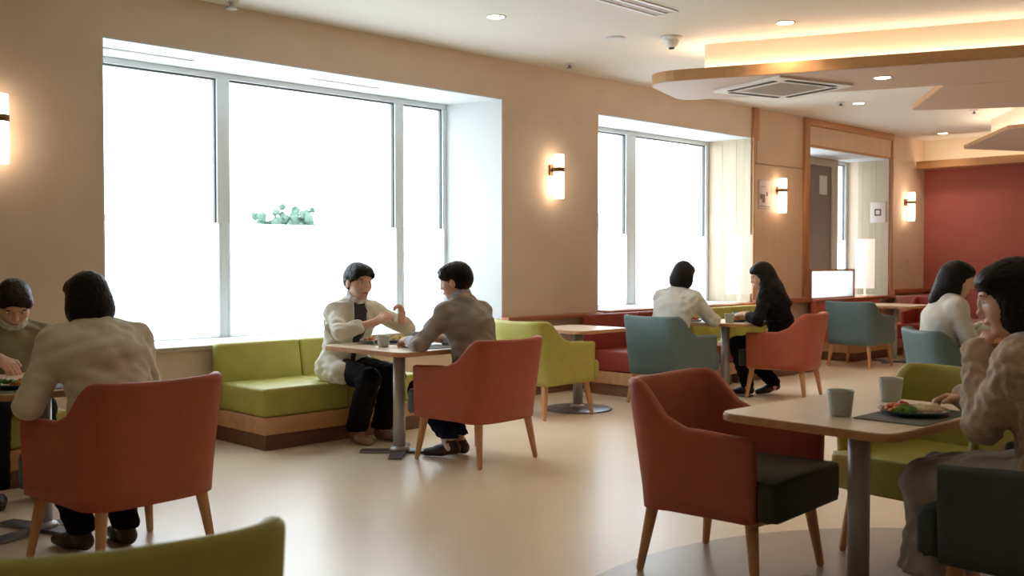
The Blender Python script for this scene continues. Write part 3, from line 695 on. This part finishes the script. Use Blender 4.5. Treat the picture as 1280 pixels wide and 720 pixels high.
def ik(S, W, l1, l2, pole):
    d = W - S; L = min(np.linalg.norm(d), (l1 + l2) * .995); u = unit(d); a = (l1 * l1 - l2 * l2 + L * L) / (2 * L); h = math.sqrt(max(0, l1 * l1 - a * a))
    p = V(pole) - (V(pole) @ u) * u; return S + u * a + unit(p) * h
def hand(W, f, nrm, side, curl=(25, 30, 20), spread=1., thumb=(.6, .6), pinch=False):
    """palm, four unequal fingers with two knuckle bends each, and a thumb from the side of the palm; nrm is where the palm looks, side +1/-1 puts the thumb on +/- (f x nrm)"""
    f = unit(f); nrm = V(nrm) - (V(nrm) @ f) * f; nrm = unit(nrm); s = np.cross(f, nrm) * side; P = []
    P.append(cap(W - f * .02, W + f * .02, .026, .024, .012, s, 1.15)); P.append(cap(W + f * .015, W + f * .068, .0145, .014, .014, s, 2.6))
    for i, (o, L, ex) in enumerate(((.028, .070, .002), (.0095, .078, .006), (-.0095, .073, .003), (-.027, .058, -.004))):
        p = W + f * (.074 + ex) + s * o * spread; ang = 0; c = curl
        if pinch and i == 0: c = (48, 45, 25)
        if pinch and i > 0: c = (curl[0] + 8 * i, curl[1] + 8 * i, curl[2])
        rr = .0092 if i < 3 else .0080
        for j, (frac, cu) in enumerate(zip((.46, .30, .24), c)):
            ang += math.radians(cu); d = f * math.cos(ang) + nrm * math.sin(ang); q = p + d * L * frac
            P.append(cap(p, q, rr - .0006 * j, rr - .0008 * (j + 1), .004)); p = q
    p = W + f * .028 + s * .026; d = unit(f * thumb[0] + s * .75 + nrm * .25); q = p + d * .036
    P.append(cap(p - d * .012, q, .0125, .0105, .010)); d2 = unit(f * (thumb[0] + .4) + s * (.15 if not pinch else -.1) + nrm * thumb[1]); q2 = q + d2 * .030
    P.append(cap(q, q2, .0102, .0082, .004)); return P
def head_prims(F, inf=0):
    e = lambda c, r, k=.02, op='+': ell(c, tuple(q + inf for q in r), k * F[2], F, op)
    return [e((0, -.014, .033), (.074, .092, .083)), e((0, .022, -.015), (.060, .066, .086), .03), e((0, .040, -.078), (.034, .034, .028), .03),
            e((.036, .050, -.022), (.024, .022, .022), .025), e((-.036, .050, -.022), (.024, .022, .022), .025),
            e((0, .088, .000), (.008, .013, .026), .012), e((0, .098, -.020), (.013, .012, .010), .010), e((0, .084, -.052), (.021, .011, .009), .008),
            e((.031, .094, .014), (.017, .014, .009), .012, '-'), e((-.031, .094, .014), (.017, .014, .009), .012, '-'), e((0, .076, .032), (.045, .012, .010), .015),
            e((.076, -.006, -.008), (.010, .019, .030), .006), e((-.076, -.006, -.008), (.010, .019, .030), .006)]
def hair_prims(F, style, extra=()):
    c, R, s = F; e = lambda c_, r, k=.02, op='+': ell(c_, r, k * s, F, op); P = [e((0, -.018, .036), (.0825, .099, .090))]
    if style == 'short':
        P += [e((0, -.042, .000), (.076, .068, .066), .03), e((0, .045, .080), (.066, .052, .032), .03)]
        P += [e((.012, .118, -.040), (.072, .088, .104), .008, '-'), e((.088, .012, -.060), (.030, .045, .055), .008, '-'), e((-.088, .012, -.060), (.030, .045, .055), .008, '-'), pln(c + R @ V(0, 0, -.060) * s, R @ V(0, .35, -1), .012)]
        P += [e((.058, .030, .046), (.022, .046, .026), .012), e((-.056, .034, .050), (.026, .050, .028), .012)]
    elif style == 'bob':
        P += [e((0, -.028, -.035), (.098, .094, .095), .03), e((0, .040, .070), (.070, .052, .036), .03)]
        P += [e((0, .118, -.050), (.066, .090, .094), .008, '-'), pln(c + R @ V(0, 0, -.112) * s, R @ V(0, .1, -1), .03)]
    else:
        P += [e((0, -.028, -.035), (.092, .090, .110), .03), e((0, .038, .072), (.066, .050, .034), .03)]
        P += [e((0, .122, -.055), (.060, .090, .100), .008, '-')]
    return P + list(extra)
def person(label, loc, yaw, g):
    t0 = bpy.data.objects.new('person', None)
    S = g.get('scale', 1.); lean = math.radians(g.get('lean', 12)); tw = math.radians(g.get('tilt', 0)); seat = g.get('seat', .45)
    pel = V(0, 0, seat + .095); T = unit((math.sin(tw), math.sin(lean), math.cos(lean))); R_ = V(1, 0, 0)
    T2 = unit(T + V(0, g.get('slouch', .15), 0)); fw = np.cross(T, R_) * -1; fw = unit(V(0, T[2], -T[1]))
    wa = pel + T * .15 * S; ch = wa + (T + T2) / 2 * .17 * S; nk = ch + T2 * .165 * S; rw = g.get('width', 1.) * S
    sh = [ch + T2 * .082 * S + R_ * q * .165 * rw + V(0, g.get('shf', .02), 0) for q in (-1, 1)]
    hc = nk + V(g['head'][0], g['head'][1], g['head'][2]); F = (hc, rot(*g.get('hrot', (0, 10, 0))), g.get('hs', 1.08))
    W = [V(g['lw']), V(g['rw'])]; E = [ik(sh[i], W[i], .275 * S, .245 * S, g.get('poles', ((-.6, -.4, -.7), (.6, -.4, -.7)))[i]) for i in (0, 1)]
    W = [E[i] + unit(W[i] - E[i]) * min(.25 * S, np.linalg.norm(W[i] - E[i])) for i in (0, 1)]
    hip = [pel + V(q * .085, .02, -.015) for q in (-1, 1)]; AN = [V(a) for a in g['ankles']]
    KN = [ik(hip[i], AN[i], .42, .41, (0.05 * (1 if i else -1), .8, 1)) for i in (0, 1)]
    neck = F[0] + F[1] @ V(0, -.02, -.06) * F[2]
    def torso(i, hem=None):
        return [cap(hip[0], hip[1], .100 + i, .100 + i, .04), cap(pel, wa, .108 + i, .098 + i, .05, R_, 1.30), cap(wa, ch, .098 + i, .112 + i, .05, R_, 1.38 * min(1.05, rw)), cap(ch, ch + T2 * .04, .105 + i, .080 + i, .05, R_, 1.45 * min(1.05, rw)),
                cap(sh[0], sh[1], .050 + i, .050 + i, .05), cap(ch + T2 * .1, nk, .055 + i * .8, .050 + i * .6, .05)] + [cap(ch + T2 * .13 * S, sh[n] + T2 * .012, .050 + i * .8, .040 + i * .8, .05) for n in (0, 1)]
    def arm(i, n, e0=0., e1=1.):
        a = [cap(sh[n], E[n], .046 + i * .9, .037 + i, .03)]
        a.append(cap(E[n], E[n] + (W[n] - E[n]) * e1, .038 + i, .038 + i - (.012 * e1), .015)); return a
    def leg(i, n): return [cap(hip[n], KN[n], .083 + i, .056 + i, .04), cap(KN[n], AN[n], .055 + i, .036 + i, .02)]
    hd = g.get('hands', ({}, {})); H = []
    for n in (0, 1):
        f = g['hdir'][n]; nr = g['hnrm'][n]; H += hand(W[n], f, nr, g.get('tside', (1, 1))[n], **hd[n])
    body = torso(-.006) + arm(-.002, 0) + arm(-.002, 1) + leg(-.004, 0) + leg(-.004, 1) + [cap(AN[n], AN[n] + V(0, .10, -.055), .032, .022, .03) for n in (0, 1)]
    body += [cap(nk - T2 * .02, neck, .054, .050, .03)] + head_prims(F) + H
    bo = link('person', sdf_mesh('body', body, g.get('vox', .006)), SKIN, None, True, (loc[0], loc[1], 0)); bo.rotation_euler = (0, 0, math.radians(yaw))
    bo['label'] = label; bo['category'] = 'person'
    bpy.data.objects.remove(t0)
    def child(name, prims, m, vox=.007, folds=None): return link(name, sdf_mesh(name, prims, vox, folds), m, bo, True)
    # hair, eyes, brows, lips
    child('hair', hair_prims(F, g['hair'], g.get('hairx', lambda F, nk, sh, ch, T2: ())(F, nk, sh, ch, T2)), g.get('hairm', HAIR), .005, (.0022, 190))
    if g.get('face', True):
        for nm, L, m in (('eye', [((s * .030, .0755, .010), (.0125, .006, .0042)) for s in (-1, 1)], EYEW), ('iris', [((s * .030, .0795, .0095), (.0052, .004, .0042)) for s in (-1, 1)], EYE),
                         ('eyebrow', [((s * .032, .0835, .031), (.017, .0045, .0032)) for s in (-1, 1)], HAIR), ('mouth', [((0, .0905, -.054), (.020, .0065, .0055))], LIP)):
            for c_, r_ in L: child(nm, [ell(c_, r_, .001, F)], m, .0016)
    # clothes
    top = g['top']; inf = g.get('inf', .016); fo = g.get('folds', (.0035, 45)); cuffs = g.get('cuffs', (1, 1))
    def cut(F_=None): return [cap(nk + T2 * .045 + fw * .035, nk + T2 * .16 + fw * .05, .055, .075, .006, op='-')]
    tp = torso(inf) + arm(inf, 0, e1=cuffs[0]) + arm(inf, 1, e1=cuffs[1]); hem = g.get('hem', 0)
    if g.get('open'):
        inn = child('undershirt', torso(.009) + cut() + [pln(pel + V(0, 0, -.01), (0, 0, -1))], g['inner'], .007)
        tp += [cap(hip[n] + V((-1, 1)[n] * .03, .0, .0), hip[n] + V((-1, 1)[n] * .05, hem, -.03), .105, .09, .04) for n in (0, 1)]
        a, b = nk + fw * .10 + T2 * .02, pel + fw * .2
        tp += cut() + [cap(a + fw * .03, a - T2 * .20 + fw * .04, .085, .048, .006, op='-'), cap(a - T2 * .20 + fw * .04, b, .048, .075, .006, op='-'), pln(pel + V(0, 0, -.105), (0, 0, -1), .01)]
    else:
        tp += cut() + [pln(pel + V(0, 0, -.055 if not hem else -.09), (0, 0, -1), .01)]
        if hem: tp += [cap(hip[n], hip[n] + V((-1, 1)[n] * .01, hem, 0), .11, .10, .04) for n in (0, 1)]
    child(g.get('topname', 'shirt'), tp, top, .006, fo)
    if g.get('cuffm') is not None:
        for n in (0, 1): child('cuff', [cap(E[n] + (W[n] - E[n]) * .2, E[n] + (W[n] - E[n]) * .80, .046, .036, .01), pln(E[n] + (W[n] - E[n]) * .86, W[n] - E[n])], g['cuffm'], .005, (.002, 90))
    if g.get('collar') is not None:
        cp = []; c0 = nk + T2 * .035 + fw * .008
        for k in range(13):
            if not 2.5 < k < 9.5 or True:
                a1, a2 = (2 * PI * k / 13 + .25 for k in (k, k + 1)); q = lambda a: c0 + R_ * .064 * math.cos(a) + fw * .066 * math.sin(a) + T2 * (-.018 * math.sin(a))
                cp.append(cap(q(a1), q(a2), .013, .013, .006))
                cp.append(cap(q(a1) + T2 * .018, q(a2) + T2 * .018, .010, .010, .006))
        child('collar', cp, g['collar'], .005)
    if g.get('skirt'):
        KM = (KN[0] + KN[1]) / 2
        child('skirt', [cap(hip[0], hip[1], .115, .115, .04), cap(hip[0], KN[0], .10, .082, .06), cap(hip[1], KN[1], .10, .082, .06), cap((hip[0] + hip[1]) / 2, KM, .09, .085, .05, R_, 1.3),
                        cap(KM + V(0, -.01, .0), V(KM[0], KM[1] - .02, .19), .075, .12, .05, R_, 1.7), pln((0, 0, .17), (0, 0, -1), .01)], g['bottom'], .008, (.006, 38))
    else:
        tr = [cap(hip[0], hip[1], .108, .108, .04)]
        for n in (0, 1): tr += [cap(hip[n], KN[n], .094, .072 + g.get('flare', 0) * .5, .04), cap(KN[n], AN[n] + V(0, 0, .02), .074 + g.get('flare', 0) * .5, .062 + g.get('flare', 0), .02)]
        zc = AN[0][2] - .035 + g.get('ankle_gap', 0)
        child('trousers', tr + [pln((0, 0, zc + .03), (0, 0, -1), .01)], g['bottom'], .007, (.004, 42))
    for n in (0, 1):
        a = AN[n]; yw = math.radians(g.get('toe', (8, -8))[n]); d = V(-math.sin(yw), math.cos(yw), 0); b0 = V(a[0], a[1], 0); up = g.get('heel', (0, 0))[n]
        z = lambda q: V(0, 0, q)
        cp = [cap(b0 - d * .035 + z(.040 + up), b0 + d * .08 + z(.038 + up * .4), .034, .034, .02), cap(b0 + d * .06 + z(.034 + up * .45), b0 + d * .165 + z(.028), .036, .026, .02, np.cross(d, V(0, 0, 1)), 1.3), cap(b0 - d * .03 + z(.055 + up), b0 + z(.085 + up), .034, .040, .02), pln((0, 0, .004), (0, 0, -1), .004), pln((0, 0, .098 + up), (0, 0, 1), .004)]
        sho = child('shoe', cp, g.get('shoes', SH_DARK), .005)
        if g.get('sock') is not None: child('sock', [cap(a + unit(KN[n] - a) * .05, a - z(.03), .042, .040, .01)], g['sock'], .005)
    return bo, F
def glasses(bo, F):
    c, R, s = F; bm = bmesh.new(); P = lambda *q: Vector(c + R @ V(*q) * s)
    for sd in (-1, 1):
        prev = None
        for k in range(17):
            a = 2 * PI * k / 16; p = P(sd * .033 + .024 * math.cos(a), .098, .006 + .019 * math.sin(a))
            if prev: add_rod(bm, prev, p, .0016, .0016, 6)
            prev = p
        add_rod(bm, P(sd * .057, .098, .012), P(sd * .080, .0, .008), .0016, .0016, 6)
    add_rod(bm, P(-.009, .098, .008), P(.009, .098, .008), .0016, .0016, 6)
    from_bm('glasses', bm, STEEL, bo)

DN = (0, 0, -1)
# man in the cream cardigan on the green bench (faces the camera side of the table)
b3, F3 = person('person in a cream cardigan and white collar sitting on the green bench, hand raised', (4.36, 6.10), 180,
    dict(seat=.425, lean=16, slouch=.1, head=(.0, .045, .135), hrot=(-3, 8, 0), hs=1.12, scale=1.02, lw=(-.19, .45, .87), rw=(.09, .52, .86), hdir=((.10, .1, 1), (-.35, .6, .35)), hnrm=((.7, -.1, 0), (-.5, -.4, -.6)),
         tside=(1, 1), poles=((-.9, .0, -.5), (.9, -.1, -.5)), hands=(dict(curl=(50, 40, 20), pinch=True), dict(curl=(45, 40, 20))), cuffs=(.55, .5), ankles=((-.13, .30, .085), (.07, .27, .085)), hair='short', top=C_CREAM, topname='cardigan', inner=C_CHAR, open=True, hem=.16, collar=C_COLLAR,
         bottom=C_BLACK, shoes=SH_TAN, vox=.0055, inf=.017, flare=.014, folds=(.0045, 38)))
# man in the taupe shirt, seen from behind
b4, F4 = person('person in a taupe shirt and glasses seen from behind in a terracotta armchair', (4.50, 4.80), 6,
    dict(seat=.455, lean=14, slouch=.12, head=(-.02, .04, .125), hrot=(22, 14, 0), hs=1.05, width=1.05, lw=(-.25, .39, .76), rw=(.02, .38, .76), hdir=((.25, .9, -.05), (-.3, .9, 0)), hnrm=((.2, 0, -1), (-.2, 0, -1)), tside=(-1, 1),
         poles=((-.8, -.5, -.5), (.8, -.5, -.5)), hands=(dict(curl=(30, 35, 20)), dict(curl=(30, 35, 20))), cuffs=(.22, .3), ankles=((-.10, .16, .10), (.04, .20, .085)), heel=(.02, 0), hair='short', top=C_TAUPE, bottom=C_NAVY, sock=C_COLLAR, ankle_gap=.035, collar=C_BLUE, cuffm=C_BLUE, vox=.0055, inf=.017, folds=(.0045, 34), toe=(20, 0)))
glasses(b4, F4)
# person with the black bob at the left table
person('person with a black bob and beige cardigan seen from behind at the left table', (1.90, 4.30), 4,
    dict(seat=.455, lean=18, slouch=.25, head=(0, .06, .105), hrot=(-4, 14, 0), hs=1.07, width=1.1, lw=(-.19, .34, .76), rw=(.15, .36, .755), hdir=((.3, .9, -.05), (-.3, .9, -.05)), hnrm=((.2, 0, -1), (-.2, 0, -1)), tside=(-1, 1),
         poles=((-.55, -.3, -.9), (.35, -.3, -.9)), ankles=((-.06, .22, .085), (.12, .16, .085)), hair='bob', top=C_BEIGE, topname='cardigan', bottom=C_BLACK, vox=.006, inf=.024, folds=(.0045, 34)))
# diner at the far left, facing the camera, head bowed over the plate
person('person in an olive beige shirt bowing over a plate at the left edge', (2.04, 6.10), 172,
    dict(seat=.42, lean=27, slouch=.15, head=(.0, .07, .11), hrot=(-4, 38, 0), hs=1.07, lw=(-.12, .66, .79), rw=(.14, .72, .78), hdir=((.3, .8, -.3), (-.3, .8, -.3)), hnrm=((.3, 0, -1), (-.3, 0, -1)), tside=(-1, 1),
         poles=((-.9, -.3, -.3), (.9, -.3, -.3)), cuffs=(.5, .5), ankles=((-.10, .42, .085), (.12, .46, .085)), hair='short', hairm=HAIRB, top=C_OLIVE, collar=C_WHITE, bottom=C_BLACK, vox=.006, folds=(.0045, 34)))
# woman in grey-white with a bob, seen from behind
person('person with a black bob and grey-white blouse seen from behind in a teal armchair', (7.50, 5.50), -84,
    dict(seat=.455, lean=14, slouch=.2, head=(.02, .05, .125), hrot=(8, 14, 8), hs=1.12, lw=(-.10, .44, .76), rw=(.10, .46, .77), hdir=((.2, .9, 0), (-.2, .9, 0)), hnrm=((.2, 0, -1), (-.2, 0, -1)), tside=(-1, 1),
         poles=((-.9, -.3, -.5), (.9, -.3, -.5)), ankles=((-.1, .36, .085), (.1, .36, .085)), hair='bob', top=C_WHITE, topname='blouse', bottom=C_CHAR, vox=.008, inf=.022, folds=(.004, 34)))
# woman in black with long hair
person('person with long black hair in black clothes leaning to the table', (8.58, 4.97), 22,
    dict(seat=.455, lean=14, slouch=.2, head=(-.01, .05, .12), hrot=(26, 18, 0), hs=1.08, lw=(-.16, .34, .765), rw=(.0, .36, .77), hdir=((.1, .9, 0), (-.3, .9, 0)), hnrm=((.2, 0, -1), (-.2, 0, -1)), tside=(-1, 1),
         poles=((-.9, -.3, -.5), (.9, -.3, -.5)), cuffs=(.6, .6), ankles=((-.02, .34, .085), (.14, .12, .10)), heel=(0, .03), toe=(30, 40), hair='long', hairx=lambda F, nk, sh, ch, T2: [cap(F[0] + F[1] @ V(0, -.04, -.02), nk + V(0, -.06, .0), .090, .090, .04), cap(nk + V(0, -.06, 0), ch + V(.0, -.115, .02), .088, .045, .04, (1, 0, 0), 1.4), cap(F[0] + F[1] @ V(-.07, .0, -.04), sh[0] * .45 + nk * .55 + V(0, .07, -.08), .032, .03, .03)],
         top=C_BLACK, topname='jumper', bottom=C_BLACK, sock=SKIN, vox=.008))
# woman in the white jacket
person('person with long black hair in a white jacket looking down in a teal armchair', (7.24, 3.00), -140,
    dict(seat=.455, lean=6, slouch=.2, head=(0, .05, .115), hrot=(-18, 16, 0), hs=1.10, lw=(-.08, .34, .80), rw=(.05, .34, .80), hdir=((.3, .9, .1), (-.3, .9, .1)), hnrm=((.2, 0, -1), (-.2, 0, -1)), tside=(-1, 1),
         poles=((-.5, -.2, -.8), (.4, -.2, -.8)), ankles=((-.1, .36, .085), (.1, .36, .085)), hair='long', hairx=lambda F, nk, sh, ch, T2: [cap(F[0] + F[1] @ V(0, -.05, -.03), nk + V(0, -.08, -.02), .080, .065, .04), cap(F[0] + F[1] @ V(.070, -.035, -.04), sh[1] * .35 + nk * .65 + V(0, .05, -.06), .030, .030, .03), cap(F[0] + F[1] @ V(-.066, .01, -.04), sh[0] * .35 + nk * .65 + V(0, .10, -.10), .030, .030, .03)],
         top=C_WHITE, topname='jacket', open=True, inner=C_BLACK, hem=.05, bottom=C_CHAR, vox=.007, inf=.020, folds=(.0015, 38)))
# woman in the fluffy sweater in the foreground
person('person in a fluffy beige sweater and grey skirt at the nearest table', (3.74, 1.10), 4,
    dict(seat=.455, lean=9, slouch=.15, head=(-.04, .055, .125), hrot=(16, 14, 0), hs=1.14, width=1.05, lw=(-.07, .27, .955), rw=(.18, .38, .765), hdir=((.25, -.35, .8), (-.2, .9, 0)), hnrm=((.6, -.6, .2), (-.2, 0, -1)), tside=(1, 1), poles=((-.05, .0, -.9), (.8, -.4, -.5)),
         hands=(dict(curl=(45, 45, 25)), dict(curl=(30, 35, 20))), ankles=((-.09, .30, .085), (.08, .32, .085)), hair='bob', hairx=lambda F, nk, sh, ch, T2: [cap(F[0] + F[1] @ V(0.01, -.05, -.05), F[0] + F[1] @ V(.02, -.075, -.13), .085, .07, .04)],
         top=C_FLUFF, topname='sweater', collar=C_FLUFF, bottom=C_GREY, skirt=True, vox=.0055, inf=.028, folds=(.0045, 55)))

# ------------------------------------------------------------------ light
w = bpy.data.worlds.new('sky'); sc.world = w; w.use_nodes = True; nt = w.node_tree
bg = nt.nodes['Background']; bg.inputs['Strength'].default_value = 3.7
tcw = nt.nodes.new('ShaderNodeTexCoord'); sep = nt.nodes.new('ShaderNodeSeparateXYZ'); nt.links.new(tcw.outputs['Generated'], sep.inputs[0])
cr = nt.nodes.new('ShaderNodeValToRGB'); cr.color_ramp.elements[0].color = (.95, .98, 1, 1); cr.color_ramp.elements[1].color = (.72, .86, 1, 1)
nt.links.new(sep.outputs['Z'], cr.inputs['Fac']); nt.links.new(cr.outputs['Color'], bg.inputs['Color'])
def portal(x0, x1, z0, y):
    li = bpy.data.lights.new('daylight_portal', 'AREA'); li.shape = 'RECTANGLE'; li.size = x1 - x0; li.size_y = ZT - z0; li.cycles.is_portal = True
    o_ = bpy.data.objects.new('daylight_portal', li); COL.objects.link(o_); o_.location = ((x0 + x1) / 2, y, (z0 + ZT) / 2); o_.rotation_euler = (-PI / 2, 0, 0)
portal(W1[0], W1[1], S1, YD + .14); portal(W2[0], W2[1], S2, YD + .14); portal(W3[0], W3[1], S3, YD + .2)

# ------------------------------------------------------------------ camera
cam = bpy.data.cameras.new('camera'); co = bpy.data.objects.new('camera', cam); COL.objects.link(co)
cam.sensor_width = 36; cam.lens = 36; co.location = (0, 0, 1.28)
co.rotation_euler = (PI / 2 - math.atan(35 / 1280), 0, -PI / 4)
cam.dof.use_dof = True; cam.dof.focus_distance = 6.4; cam.dof.aperture_fstop = 4.0
cam.clip_end = 500
sc.camera = co
sc.view_settings.view_transform = 'Standard'; sc.view_settings.look = 'None'; sc.view_settings.gamma = 1; sc.view_settings.exposure = 1.27
sc.view_settings.use_curve_mapping = False
sc.cycles.use_denoising = True; sc.cycles.max_bounces = 10; sc.cycles.diffuse_bounces = 6; sc.cycles.transparent_max_bounces = 12
sc.cycles.sample_clamp_indirect = 4; sc.cycles.caustics_reflective = False; sc.cycles.caustics_refractive = False
